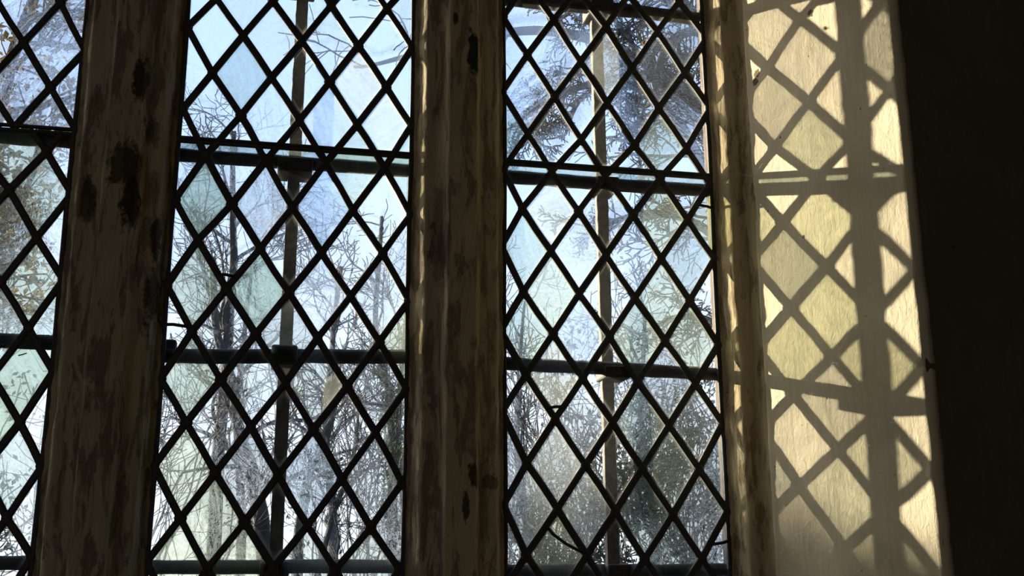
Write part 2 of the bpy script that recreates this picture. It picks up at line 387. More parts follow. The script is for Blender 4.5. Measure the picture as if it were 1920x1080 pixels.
def slab(name, x0, x1, y0, y1, z0, z1, mat, label, cat='wall', cut=0):
    V, F = [], []; box(V, F, ((x0+x1)/2, (y0+y1)/2, (z0+z1)/2), ((x1-x0)/2, (y1-y0)/2, (z1-z0)/2))
    bm = bmesh.new(); me = mesh_of(name, V, F); bm.from_mesh(me)
    bmesh.ops.recalc_face_normals(bm, faces=bm.faces)
    if cut: bmesh.ops.subdivide_edges(bm, edges=bm.edges[:], cuts=cut, use_grid_fill=True)
    bm.to_mesh(me); bm.free()
    return tag(link(name, me, mat, smooth=False), label, cat, kind='structure')
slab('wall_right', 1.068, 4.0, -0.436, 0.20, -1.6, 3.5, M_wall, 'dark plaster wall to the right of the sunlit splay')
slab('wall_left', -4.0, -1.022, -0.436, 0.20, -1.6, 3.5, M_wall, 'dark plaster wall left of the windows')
slab('wall_lower', -1.022, 1.068, -0.436, 0.20, -1.6, Z0, M_room, 'plaster wall and sill under the three windows')
slab('wall_upper', -1.022, 1.068, -0.436, 0.20, Z1, 3.5, M_room, 'plaster wall above the three windows')
slab('wall_back', -4.0, 4.0, -5.2, -5.0, -1.6, 3.5, M_room, 'plain plaster wall behind the viewer')
slab('wall_side_left', -4.2, -4.0, -5.2, 0.20, -1.6, 3.5, M_room, 'plain plaster side wall on the left')
slab('wall_side_right', 4.0, 4.2, -5.2, 0.20, -1.6, 3.5, M_room, 'plain plaster side wall on the right')
slab('ceiling', -4.2, 4.2, -5.2, 0.2, 3.5, 3.6, M_room, 'plain ceiling over the room', 'ceiling')
slab('floor', -4.2, 4.2, -5.2, 0.2, -1.7, -1.6, M_floor, 'grey stone floor of the room', 'floor')

# ------------------------------------------------------------------ the leaded lights
class Lat:
    """hand-leaded lattice: measured joints, the rest continued at the same pitch"""
    def __init__(s, rows, par, ax, az):
        s.k = {(r, t[0]): (t[1]/1000, t[2]/1000) for r, L in rows.items() for t in L}; s.par, s.ax, s.az = par, ax, az
    def node(s, r, i):
        if (r, i) in s.k: return s.k[(r, i)]
        h = random.Random(r*53 + i*7)
        return (s.ax[0] + s.ax[1]*i + s.ax[2]*r + h.uniform(-.002, .002), s.az[0] + s.az[1]*i + s.az[2]*r + h.uniform(-.002, .002))
def clip_poly(P, x0, x1, z0, z1):
    for ax, lim, sg in ((0, x0, 1), (0, x1, -1), (1, z0, 1), (1, z1, -1)):
        Q = []
        for a, b in zip(P, P[1:] + P[:1]):
            ia, ib = sg*(a[ax]-lim) >= 0, sg*(b[ax]-lim) >= 0
            if ia: Q.append(a)
            if ia != ib:
                t = (lim-a[ax])/(b[ax]-a[ax]); Q.append((a[0]+(b[0]-a[0])*t, a[1]+(b[1]-a[1])*t))
        P = Q
        if not P: return P
    R = []
    for p in P:
        if not R or math.hypot(p[0]-R[-1][0], p[1]-R[-1][1]) > 1e-4: R.append(p)
    if len(R) > 1 and math.hypot(R[0][0]-R[-1][0], R[0][1]-R[-1][1]) < 1e-4: R.pop()
    return R if len(R) > 2 else []
def clip_seg(a, b, x0, x1, z0, z1):
    t0, t1 = 0.0, 1.0; d = (b[0]-a[0], b[1]-a[1])
    for ax, lo, hi in ((0, x0, x1), (1, z0, z1)):
        if abs(d[ax]) < 1e-9:
            if a[ax] < lo or a[ax] > hi: return None
            continue
        u, v = (lo-a[ax])/d[ax], (hi-a[ax])/d[ax]
        if u > v: u, v = v, u
        t0, t1 = max(t0, u), min(t1, v)
    if t1 - t0 < 0.03: return None
    return ((a[0]+d[0]*t0, a[1]+d[1]*t0), (a[0]+d[0]*t1, a[1]+d[1]*t1))
def inset(P, d):
    n = len(P); A = sum(P[i][0]*P[(i+1) % n][1] - P[(i+1) % n][0]*P[i][1] for i in range(n))
    if A < 0: P = P[::-1]
    A = abs(A)/2; per = sum(math.dist(P[i], P[(i+1) % n]) for i in range(n))
    d = min(d, 0.7*A/per)
    Q = []
    for i in range(n):
        a, b, c = P[i-1], P[i], P[(i+1) % n]
        e1 = Vector((b[0]-a[0], b[1]-a[1])).normalized(); e2 = Vector((c[0]-b[0], c[1]-b[1])).normalized()
        n1, n2 = Vector((-e1.y, e1.x)), Vector((-e2.y, e2.x))
        bis = n1 + n2; k = bis.dot(n1)
        v = bis*(d/max(k, 0.35)); Q.append((b[0]+v.x, b[1]+v.y))
    return P, Q
class Panes:
    def __init__(s): s.V, s.F, s.M, s.rim, s.tint, s.prm = [], [], [], [], [], []
    def add(s, P, tint, prm, rnd, y=0.0, th=0.0015, rimw=0.015):
        P, Q = inset(P, rimw); n = len(P); b = len(s.V)
        cx = sum(p[0] for p in P)/n; cz = sum(p[1] for p in P)/n
        tx, tz = rnd.uniform(-.010, .010), rnd.uniform(-.010, .010)     # each quarry sits a little askew
        yy = lambda p: y + (p[0]-cx)*tx + (p[1]-cz)*tz
        s.V += [(p[0], yy(p)-th, p[1]) for p in P] + [(q[0], yy(q)-th, q[1]) for q in Q] + [(p[0], yy(p)+th, p[1]) for p in P]
        s.rim += [1.0]*n + [0.0]*n + [0.0]*n; s.tint += [(*tint, 1)]*(3*n); s.prm += [(*prm, 1)]*(3*n)
        s.F.append(tuple(b+n+i for i in range(n))); s.M.append(0)
        for i in range(n):
            j = (i+1) % n
            s.F.append((b+i, b+j, b+n+j, b+n+i)); s.M.append(0)
            s.F.append((b+j, b+i, b+2*n+i, b+2*n+j)); s.M.append(1)
        s.F.append(tuple(b+2*n+i for i in range(n))[::-1]); s.M.append(1)
    def build(s, name, parent):
        me = mesh_of(name, s.V, s.F)
        for nm, dat in (('tint', s.tint), ('prm', s.prm)):
            at = me.attributes.new(nm, 'FLOAT_COLOR', 'POINT'); at.data.foreach_set('color', [c for t in dat for c in t])
        at = me.attributes.new('rim', 'FLOAT', 'POINT'); at.data.foreach_set('value', s.rim)
        me.polygons.foreach_set('material_index', s.M)
        return link(name, me, [M_glass, M_clear], parent, smooth=False)
PROF = [(-1, -2.6), (-.58, -4.2), (.58, -4.2), (1, -2.6), (1, 2.6), (.58, 4.2), (-.58, 4.2), (-1, 2.6)]
def came(V, F, pts, hw, y=0.0):
    b0 = len(V); k = len(pts)
    for i, p in enumerate(pts):
        a, c = pts[max(0, i-1)], pts[min(k-1, i+1)]
        e = Vector((c[0]-a[0], c[1]-a[1])).normalized(); px, pz = -e.y, e.x
        for (u, v) in PROF: V.append((p[0]+px*u*hw, y + v/1000, p[1]+pz*u*hw))
    for i in range(k-1):
        for j in range(8):
            a = b0+i*8+j; c = b0+i*8+(j+1) % 8; F.append((a, a+8, c+8, c))
    F.append(tuple(b0+j for j in range(8))); F.append(tuple(b0+(k-1)*8+j for j in range(8))[::-1])
def solder(V, F, p, r, rnd):
    """flattened soldered joint on both faces of the lattice"""
    for s in (-1, 1):
        b = len(V); n = 12
        ph = rnd.uniform(0, 6)
        for (rr, yy) in ((1.0, 0.0), (0.92, 3.6), (0.62, 5.2)):
            for j in range(n):
                a = 2*math.pi*j/n; q = r*rr*(1 + 0.10*math.sin(2*a+ph))
                V.append((p[0]+q*math.cos(a)*0.95, s*yy/1000, p[1]+q*math.sin(a)*1.15))
        V.append((p[0], s*0.0055, p[1]))
        for l in range(2):
            for j in range(n): F.append((b+l*n+j, b+l*n+(j+1) % n, b+(l+1)*n+(j+1) % n, b+(l+1)*n+j)[::-s])
        for j in range(n): F.append((b+2*n+j, b+2*n+(j+1) % n, b+3*n)[::-s])
def wire(V, F, pts, r, n=6): tube(V, F, [Vector(p) for p in pts], [r]*len(pts), n)

KIND = {  # tint, frost, wave
 'c': ((0.94, 0.945, 0.975), 0.018, 0.08), 'w': ((0.92, 0.94, 0.97), 0.025, 0.6), 'G': ((0.56, 0.64, 0.53), 0.085, 0.6),
 'g': ((0.77, 0.82, 0.70), 0.10, 0.5), 'y': ((0.84, 0.86, 0.70), 0.12, 0.5), 't': ((0.71, 0.78, 0.71), 0.08, 0.45),
 'f': ((0.84, 0.88, 0.90), 0.17, 0.7), 's': ((0.84, 0.86, 0.83), 0.17, 0.35), 'b': ((0.76, 0.85, 0.95), 0.10, 0.8),
 'W': ((0.84, 0.90, 0.99), 0.03, 1.3), 'k': ((0.72, 0.78, 0.75), 0.04, 0.8)}
def window(n, lat, x0, x1, panels, kinds, label, rows=(-3, 17), base='c', seed=1, joints=()):
    root = empty('window_%d' % n, ((x0+x1)/2, 0, Z0))
    tag(root, label, 'window', kind='structure')
    P = Panes(); V, F = [], []; rnd = random.Random(seed)
    for (zl, zh, L) in panels:
        for r in range(*rows):
            for i in range(-1, 10):
                if (r+i) % 2 == L.par:
                    a = L.node(r, i)
                    for di in (-1, 1):                         # the two leads running down from this joint
                        b = L.node(r+1, i+di)
                        sg = clip_seg(a, b, x0, x1, zl, zh)
                        if not sg: continue
                        (ax, az), (bx, bz) = sg; j = rnd.uniform(-.0012, .0012)
                        mid = ((ax+bx)/2 + j, (az+bz)/2 + j*0.6)
                        came(V, F, [(ax, az), mid, (bx, bz)], 0.0065*rnd.uniform(.93, 1.08))
                    if x0 - .003 < a[0] < x1 + .003 and zl < a[1] < zh: solder(V, F, a, 0.0102*rnd.uniform(.9, 1.12), rnd)
                else:
                    q = clip_poly([L.node(r-1, i), L.node(r, i+1), L.node(r+1, i), L.node(r, i-1)], x0+.0005, x1-.0005, zl, zh)
                    if not q: continue
                    t, fr, wv = KIND[kinds.get((r, i), base)]
                    k = rnd.uniform(.96, 1.03); w2 = wv*rnd.uniform(.7, 1.5) + (rnd.uniform(0.1, .45) if rnd.random() < .35 and kinds.get((r, i)) is None else 0)
                    P.add(q, tuple(min(1, c*k) for c in t), (fr*rnd.uniform(.8, 1.2), w2, rnd.random()), rnd)
        came(V, F, [(x0, zl+.003), ((x0+x1)/2, zl+.003), (x1, zl+.003)], 0.0032, -0.0004)
        came(V, F, [(x0, zh-.003), ((x0+x1)/2, zh-.003), (x1, zh-.003)], 0.0032, -0.0004)
    for x in (x0+.002, x1-.002):
        came(V, F, [(x + .0012*math.sin(9*z+seed), z) for z in [Z0 + (Z1-Z0)*q/24 for q in range(25)]], 0.0048, -0.0006)
    for z in joints:                                            # dusty lapped strip of glass behind the panel joint
        P.add([(x0, z-.017), (x1, z-.017), (x1, z), (x0, z)], (0.66, 0.74, 0.70), (0.17, 0.2, 0.37), rnd, y=0.0085, rimw=0.002)
    P.build('glass_panes', root)
    link('lead_cames', mesh_of('lead_cames', V, F), M_lead, root, smooth=False)
    return root
LR = Lat(LAT_R, 0, (0.4307, 0.0571, -0.0006), (1.1303, -0.0008, -0.0847))
LM = Lat(LAT_M, 1, (-0.1995, 0.0562, -0.0005), (1.1197, -0.0008, -0.0860))
LL = Lat(LAT_L, 1, (-0.8330, 0.0562, -0.0003), (1.0645, -0.0008, -0.0865))
LB = Lat(LAT_B, 1, (-0.8290, 0.0557, -0.0003), (1.0960, -0.0008, -0.0836))
KM = {(5,1):'G',(7,1):'g',(7,3):'G',(4,6):'g',(11,1):'y',(12,2):'y',(13,1):'y',(13,3):'y',(13,7):'s',(8,8):'y',(9,1):'g',(2,2):'t',(2,6):'s',
      (5,3):'f',(5,5):'b',(8,4):'s',(9,5):'s',(3,7):'f',(13,5):'s',(3,3):'w',(11,5):'W',(11,3):'w',(9,3):'w',(3,5):'f',(6,8):'w',(12,8):'w',(4,8):'g',(7,5):'w',(7,7):'w',(11,7):'w'}
KR = {(5,2):'s',(6,1):'t',(5,6):'g',(6,5):'w',(6,7):'k',(7,2):'g',(7,6):'g',(8,1):'t',(8,3):'W',(8,5):'g',(8,7):'g',(9,2):'s',(10,3):'w',(10,5):'k',
      (11,2):'f',(12,1):'f',(12,3):'f',(11,6):'k',(12,5):'k',(12,7):'w',(13,2):'y',(13,6):'k',(10,7):'w',(3,6):'t',(3,0):'t',(5,8):'g',(1,6):'w',(0,7):'w',(6,3):'w',
      (2,1):'w',(1,2):'w',(2,7):'w',(11,8):'W',(13,8):'W',(11,0):'w',(1,4):'f',(9,6):'w'}
KL = {(5,7):'g',(7,7):'g',(9,7):'G',(10,6):'G',(11,7):'k',(10,8):'w',(6,6):'k',(8,6):'k',(6,8):'w',(8,8):'k',(4,6):'y',(12,8):'w',(4,8):'w',
      (0,6):'w',(1,7):'w',(2,6):'w',(0,8):'w',(2,8):'w',(3,7):'w',(9,8):'w',(9,5):'G'}
W1 = window(1, LL, -0.837, -0.385, [(0.8045, Z1, LL), (Z0, 0.8015, LB)], KL, 'left leaded window, brown leaves seen through it', seed=11)
W2 = window(2, LM, -0.202, 0.250, [(0.8045, Z1, LM), (Z0, 0.8035, LM)], KM, 'middle leaded window with clear pale sky in its upper part', seed=12, joints=(0.8035,))
W3 = window(3, LR, 0.435, 0.885, [(0.8055, Z1, LR), (Z0, 0.8045, LR)], KR, 'right leaded window beside the sunlit splay', seed=13, joints=(0.8045,))
def repair(parent, pts):
    V, F = [], []; wire(V, F, pts, 0.0031, 8); link('repair_lead', mesh_of('repair_lead', V, F), M_lead, parent)
repair(W2, [(-.110, -.002, .5392), (-.098, -.002, .5405), (-.080, -.002, .5372)])
repair(W2, [(-.203, -.002, .440), (-.185, -.002, .441), (-.160, -.002, .438)])
repair(W3, [(.522, -.002, .3040), (.536, -.002, .3075), (.553, -.002, .3085)])
repair(W3, [(.855, -.002, .740), (.872, -.002, .738), (.889, -.002, .733)])
repair(W3, [(.850, -.002, .048), (.868, -.002, .050), (.886, -.002, .055)])
repair(W3, [(.518, -.002, .080), (.530, -.002, .066), (.554, -.002, .049), (.575, -.002, .038), (.592, -.002, .030)])
repair(W1, [(-.482, -.002, .385), (-.474, -.002, .392), (-.468, -.002, .388)])

# ------------------------------------------------------------------ iron behind the glass
def saddle_bar(x0, x1, z, r, label, tilt=0.0, clamp=None, seed=0):
    V, F = [], []; k = 40; pts, rads = [], []
    for i in range(k+1):
        x = x0 - .02 + (x1-x0+.04)*i/k
        pts.append(Vector((x, 0.030 + .0012*nz(x*6, seed, 1), z + tilt*(x-(x0+x1)/2) + .0022*nz(x*5, seed, 3)))); rads.append(r*(1 + .10*nz(x*22, seed, 5)))
    tube(V, F, pts, rads, 12)
    o = link('saddle_bar', mesh_of('saddle_bar', V, F), M_iron)
    tag(o, label, 'saddle bar', 'iron saddle bars across the windows')
    if clamp is not None:
        for (cx, hw, hz, dz) in clamp:
            V, F = [], []; box(V, F, (cx, 0.038, z+dz), (hw, 0.036 if hw > .02 else .012, hz))
            c = link('clamp', mesh_of('clamp', V, F), M_iron, o, smooth=False)
            c.matrix_parent_inverse = Matrix.Identity(4)
            bv = c.modifiers.new('worn_edges', 'BEVEL'); bv.width = .004; bv.segments = 2
    return o
B = saddle_bar
B(-.837, -.385, .797, .0155, 'dark iron saddle bar across the upper part of the left window', seed=1)
B(-.837, -.385, .405, .0140, 'dark iron saddle bar across the middle of the left window', seed=2)
B(-.837, -.385, .016, .0125, 'dark iron saddle bar at the foot of the left window', seed=3)
B(-.202, .250, 1.186, .0130, 'dark iron saddle bar at the very top of the middle window', clamp=[(.020, .027, .017, -.012)], seed=4)
B(-.202, .250, .783, .0135, 'dark iron saddle bar under the pale glass strip in the middle window', clamp=[(.022, .034, .014, -.012)], seed=5)
B(-.202, .250, .395, .0140, 'black iron saddle bar across the centre of the middle window', tilt=.030, clamp=[(.018, .024, .019, -.002), (-.196, .017, .012, .012)], seed=6)
B(-.202, .250, .008, .0125, 'dark iron saddle bar at the foot of the middle window', clamp=[(.018, .026, .014, -.004)], seed=7)
B(.435, .885, 1.188, .0145, 'dark iron saddle bar at the very top of the right window', clamp=[(.656, .026, .016, -.003)], seed=8)
B(.435, .885, .784, .0140, 'dark iron saddle bar under the pale glass strip in the right window', clamp=[(.659, .024, .014, -.006)], seed=9)
B(.435, .885, .392, .0135, 'dark iron saddle bar across the centre of the right window', tilt=-.016, clamp=[(.669, .027, .012, -.010)], seed=10)
B(.435, .885, -.001, .0125, 'dark iron saddle bar at the foot of the right window', clamp=[(.661, .024, .014, -.002)], seed=11)
def stanchion(x, label, seed, lean=0.0):
    V, F = [], []; k = 110; n = 8
    for i in range(k+1):
        z = Z0 + (Z1-Z0)*i/k; cx = x + lean*(z-.5); hw, hd = .0122*(1+.05*nz(z*14, seed, 0)), .0085
        for j, (u, v) in enumerate([(-1,-.88), (-.94,-1), (.94,-1), (1,-.88), (1,.88), (.94,1), (-.94,1), (-1,.88)]):
            e = .0009*nz(z*60, j*3+seed, 2)
            V.append((cx + u*(hw+e), .0530 + v*(hd+e), z))
    for i in range(k):
        for j in range(n):
            a = i*n+j; c = i*n+(j+1) % n; F.append((a, c, c+n, a+n))
    F.append(tuple(range(n))[::-1]); F.append(tuple(k*n+j for j in range(n)))
    tag(link('stanchion', mesh_of('stanchion', V, F), M_stan, smooth=False), label, 'stanchion', 'upright iron stanchions behind the glass')
stanchion(.0205, 'upright grey stanchion down the centre of the middle window', 3, .002)
stanchion(.6595, 'upright stanchion with sunlit left edge down the right window', 9, -.006)
stanchion(-.611, 'upright stanchion down the centre of the left window', 5)

# ------------------------------------------------------------------ small things on the glass and stone
def ladybird(p):
    root = empty('ladybird', p)
    tag(root, 'tiny orange ladybird on a lead came in the upper right window', 'insect')
    red = simple('orange wing case', (0.62, 0.20, 0.05), 0.3, 0, 200, .2, 0); blk = simple('black shell', (0.012, 0.010, 0.009), 0.35, 0, 200, .2, 0)
    def dome(name, c, r, mat, rot=0.0):
        bm = bmesh.new(); bmesh.ops.create_uvsphere(bm, u_segments=16, v_segments=10, radius=1)
        bmesh.ops.scale(bm, vec=r, verts=bm.verts); bmesh.ops.rotate(bm, matrix=Matrix.Rotation(rot, 3, 'Y'), verts=bm.verts)
        bmesh.ops.translate(bm, vec=Vector(p)+Vector(c), verts=bm.verts); return link(name, bm, mat, root)
    dome('body', (0, 0, 0), (.0030, .0014, .0036), blk, .6)
    dome('wing_case', (-.0014, -.0009, -.0006), (.0017, .0016, .0032), red, .6)
    dome('wing_case', (.0008, -.0009, -.0018), (.0017, .0016, .0032), red, .6)
    dome('head', (.0019, -.0006, .0030), (.0018, .0012, .0014), blk, .6)
    for s in (-1, 1):
        for q in (-1, 0, 1):
            V, F = [], []; b = Vector(p) + Vector((.0006*q, .0006, .0020*q))
            d = Vector((.0042*s, .0008, -.0028*s))*0.95
            wire(V, F, [b, b+d*0.7+Vector((0, -.0008, 0)), b+d+Vector((0, .0006, .0004*q))], .00022, 5)
            link('leg', mesh_of('leg', V, F), blk, root)
ladybird((.7445, -.0038, 1.0985))
V, F = [], []; wire(V, F, [(-.4445, -.0032, .3735), (-.438, -.0036, .3752), (-.431, -.0034, .3782)], .0011, 6)
tag(link('dry_twig', mesh_of('dry_twig', V, F), M_iron), 'tiny dark twig stuck on a green pane of the left window', 'twig')
M_web = simple('dusty cobweb', (0.75, 0.70, 0.58), 0.8, 0, 100, .1, 0)
def web(lines, label):
    V, F = [], []
    for (a, b, sag) in lines:
        a, b = Vector(a), Vector(b)
        wire(V, F, [a.lerp(b, t) + Vector((0, 0, -4*sag*t*(1-t))) for t in [i/8 for i in range(9)]], .00030, 4)
    tag(link('cobweb', mesh_of('cobweb', V, F), M_web), label, 'cobweb')
web([((.918, -.056, .800), (.944, -.086, .784), .006), ((.944, -.086, .784), (.950, -.115, .800), .001)], 'thin cobweb threads on the jamb beside the upper saddle bar')
web([((.905, -.040, .545), (.922, -.052, .520), -.002), ((.906, -.042, .528), (.924, -.05, .550), .003)], 'thin cobweb threads on the jamb halfway down the right window')
# ------------------------------------------------------------------ the churchyard
GZ = -1.5
V, F = [], []; k = 24
for i in range(k+1):
    for j in range(k+1):
        x, y = -30 + 70*i/k, 0.3 + 60*j/k; V.append((x, y, GZ + .12*nz(x*.2, y*.2, 0)))
for i in range(k):
    for j in range(k): a = i*(k+1)+j; F.append((a, a+k+1, a+k+2, a+1))
tag(link('ground', mesh_of('ground', V, F), simple('rough grass', (0.07, 0.075, 0.03), 0.9, 0, 4, .4, .3, 30)), 'rough grass of the churchyard outside', 'ground', kind='structure')

M_bark = simple('dark bark', (0.017, 0.0165, 0.016), 0.9, 0, 12, .4, .6, 30)
M_bark2 = simple('grey bark', (0.030, 0.032, 0.035), 0.9, 0, 12, .35, .5, 30)
M_bark3 = simple('lichened bark', (0.030, 0.033, 0.028), 0.9, 0, 9, .4, .6, 25)
M_twig = simple('grey twigs', (0.020, 0.021, 0.024), 0.9, 0, 3, .25, 0)
M_haze = simple('haze-tinted far twigs', (0.055, 0.06, 0.072), 0.9, 0, 2, .2, 0)  # far twigs paled blue-grey in colour to imitate distance haze
def leaf_mat(name, cols, scale=2.5, tl=0.45):
    mt, nt, out = new_mat(name); g = N(nt, 'ShaderNodeTexCoord').outputs['Object']
    f = noise_n(nt, g, scale*4, 3, .7); st = [(0.3 + 0.4*i/(len(cols)-1), c) for i, c in enumerate(cols)]
    c = ramp(nt, f, st)
    d = N(nt, 'ShaderNodeBsdfDiffuse'); t = N(nt, 'ShaderNodeBsdfTranslucent'); nt.links.new(c, d.inputs[0]); nt.links.new(c, t.inputs[0])
    mx = N(nt, 'ShaderNodeMixShader'); mx.inputs[0].default_value = tl
    nt.links.new(d.outputs[0], mx.inputs[1]); nt.links.new(t.outputs[0], mx.inputs[2]); nt.links.new(mx.outputs[0], out.inputs['Surface']); return mt
M_oak = leaf_mat('brown oak leaves', [(.13,.065,.02), (.05,.055,.025), (.22,.13,.035), (.035,.045,.02)])
M_dark = leaf_mat('dark evergreen leaves', [(.008,.015,.008), (.018,.030,.014), (.045,.052,.02)], 3, .3)
M_ivy = leaf_mat('ivy leaves', [(.035,.055,.02), (.07,.10,.03), (.13,.15,.05)], 4)
M_pale = leaf_mat('pale shrub leaves', [(.03,.042,.034), (.06,.072,.055), (.10,.11,.085)], 3)

def rdir(rnd):
    while True:
        v = Vector((rnd.uniform(-1,1), rnd.uniform(-1,1), rnd.uniform(-1,1)))
        if 0.05 < v.length < 1: return v.normalized()
class Tree:
    def __init__(s, seed, thr=.018): s.thr = thr; s.rnd = random.Random(seed); s.V, s.F, s.v, s.f, s.tips = [], [], [], [], []
    def limb(s, pts, r0, r1):
        k = len(pts); rad = [r0 + (r1-r0)*i/(k-1) for i in range(k)]
        if r0 > s.thr: tube(s.V, s.F, pts, rad, 8 if r0 > .018 else 4, False)
        else: tube(s.v, s.f, pts, rad, 4 if r0 > .008 else 3, False)
    def grow(s, p, d, L, r, depth, o):
        """one wandering branch and its side shoots"""
        rnd = s.rnd; k = max(4, int(L/o.get('seg', .13))); pts = [p.copy()]; d = d.normalized()
        for i in range(k):
            d = (d + rdir(rnd)*o.get('wig', .28) + Vector((0, 0, o.get('up', .05)))).normalized(); p = p + d*(L/k); pts.append(p.copy())
        r1 = max(o['rmin'], r*.35); s.limb(pts, max(r, o['rmin']), r1)
        if depth == 0: s.tips.append(pts[-1]); s.tips.append(pts[len(pts)//2]); return
        s.shoots(pts, L, r, r1, depth, o)
    def shoots(s, pts, L, r0, r1, depth, o, lo=.22, n=None, bias=None, spread=None):
        rnd = s.rnd; n = n or o['n'][-depth] if depth <= len(o['n']) else 5
        for q in range(n):
            t = lo + (1-lo)*(q + rnd.random())/n; i = min(len(pts)-2, int(t*(len(pts)-1)))
            d = (pts[i+1]-pts[i]).normalized(); x = rdir(rnd); x = (x - d*x.dot(d)).normalized()
            if bias is not None: x = (x + bias).normalized()
            a = math.radians(rnd.uniform(*(spread or (30, 70))))
            nd = d*math.cos(a) + x*math.sin(a); rr = r0 + (r1-r0)*t
            s.grow(pts[i].lerp(pts[i+1], rnd.random()), nd, L*rnd.uniform(*o.get('lr', (.38, .68)))*(1.15-.5*t), rr*.55, depth-1, o)
    def leaves(s, pts, n, spread, size):
        V, F = [], []; rnd = s.rnd
        for p in pts:
            for q in range(n):
                c = p + rdir(rnd)*spread*rnd.random()**.6; a = rdir(rnd); b = a.cross(rdir(rnd)).normalized(); nn = a.cross(b); z = size*rnd.uniform(.6, 1.2)
                i = len(V); V += [tuple(c-a*z), tuple(c+b*z*.5+nn*z*.15), tuple(c+a*z), tuple(c-b*z*.5+nn*z*.15)]; F += [(i, i+1, i+2), (i, i+2, i+3)]
        return V, F
    def build(s, name, base, label, cat, trunk_mat, twig_mat, group=None):
        root = empty(name, base); tag(root, label, cat, group)
        if s.V: link('trunk', mesh_of('trunk', s.V, s.F), trunk_mat, root)
        if s.v: link('twigs' if s.V else 'stems', mesh_of('twigs', s.v, s.f), twig_mat, root)
        return root
    def foliage(s, root, name, mat, pts, n, spread, size):
        V, F = s.leaves(pts, n, spread, size); link(name, mesh_of(name, V, F), mat, root, smooth=False)
def path(P, k=6, wob=.02, seed=0):
    """smooth polyline through points"""
    out = []; n = len(P); P = [Vector(p) for p in P]
    for i in range(n-1):
        a, b, c, d = P[max(0, i-1)], P[i], P[i+1], P[min(n-1, i+2)]
        for j in range(k):
            t = j/k; q = 0.5*((2*b) + (c-a)*t + (2*a-5*b+4*c-d)*t*t + (3*b-a-3*c+d)*t**3)
            out.append(q + Vector((nz(i+t, seed, 0), nz(i+t, seed, 4), 0))*wob)
    out.append(P[-1]); return out

G = 'bare trees beyond the windows'
# slender bare tree left of the middle stanchion
t = Tree(1); o = dict(n=[7, 6, 5], rmin=.0055, up=.07, wig=.30)
tp = path([(-.62, 12, GZ), (-.60, 12, .5), (-.58, 12, 2.2), (-.57, 12, 3.4), (-.60, 12.1, 4.3), (-.66, 12.1, 5.6)], 8, .04)
t.limb(tp, .10, .03); t.shoots(tp, 3.0, .09, .03, 3, o, .30, 15, None, (25, 65))
t.build('bare_tree', (-.62, 12, GZ), 'slender bare tree with straight dark trunk left of the middle stanchion', 'tree', M_bark, M_twig, G)
# dark leaning trunk low in the middle window
t = Tree(2); o = dict(n=[5, 5], rmin=.006, up=.02, wig=.34)
tp = path([(.18, 10, GZ), (.02, 10, .1), (-.05, 10, .49), (-.16, 10, .95), (-.30, 10, 1.32), (-.40, 10, 1.85), (-.62, 10, 2.5), (-.70, 10, 3.3)], 8, .03)
t.limb(tp, .11, .032); t.shoots(tp, 1.9, .075, .03, 2, o, .30, 13, None, (40, 85))
t.build('bare_tree', (.18, 10, GZ), 'dark leaning trunk with crooked limbs low in the middle window', 'tree', M_bark, M_twig, G)
# forked tree just right of the stanchion
t = Tree(3); o = dict(n=[5, 5], rmin=.006, up=.05, wig=.30)
tp = path([(.34, 9, GZ), (.31, 9, -.2), (.33, 9, .55), (.40, 9, .98), (.52, 9, 1.22), (.60, 9, 1.6), (.56, 9, 2.2), (.62, 9, 3.0)], 8, .02)
t.limb(tp, .062, .022); t.shoots(tp, 1.7, .055, .02, 2, o, .35, 11, None, (30, 70))
tp = path([(.34, 9.05, -.6), (.55, 9.05, .2), (.70, 9.05, .74), (.80, 9.05, 1.06), (.84, 9.05, 1.7)], 8, .02)
t.limb(tp, .036, .012); t.shoots(tp, 1.3, .035, .012, 2, o, .3, 8, None, (30, 70))
t.build('bare_tree', (.34, 9, GZ), 'forked tree whose two curved stems rise just right of the middle stanchion', 'tree', M_bark2, M_twig, G)
# ivy-clad tree at the right of the middle window
t = Tree(4); o = dict(n=[5, 5, 4], rmin=.006, up=.05, wig=.30)
tp = path([(1.46, 11, GZ), (1.44, 11, .2), (1.42, 11, 1.1), (1.36, 11, 1.8), (1.24, 11, 2.4), (1.16, 11, 3.2), (1.2, 11, 4.2)], 8, .05)
t.limb(tp, .075, .022); t.shoots(tp, 2.2, .06, .02, 3, o, .38, 11, None, (30, 70))
rt = t.build('ivy_clad_tree', (1.46, 11, GZ), 'tree trunk clad in green ivy at the right of the middle window', 'tree', M_bark3, M_twig)
t.foliage(rt, 'ivy', M_ivy, [p for p in tp if -.2 < p.z < 2.5], 34, .17, .035)
# bushy shrub below it
t = Tree(5); o = dict(n=[6, 6], rmin=.0045, up=.12, wig=.25)
for q in range(9):
    p = Vector((.98 + .012*math.cos(q), 9 + .012*math.sin(q), GZ)); t.grow(p, Vector((.45*math.cos(q*2.4), .2, 1.5)), 2.9, .016, 2, o)
rt = t.build('shrub', (.98, 9, GZ), 'twiggy upright shrub low at the right of the middle window', 'shrub', M_bark, M_twig)
t.foliage(rt, 'foliage', M_dark, [p for p in t.tips if p.z < 1.3 and t.rnd.random() < .45], 3, .08, .03)
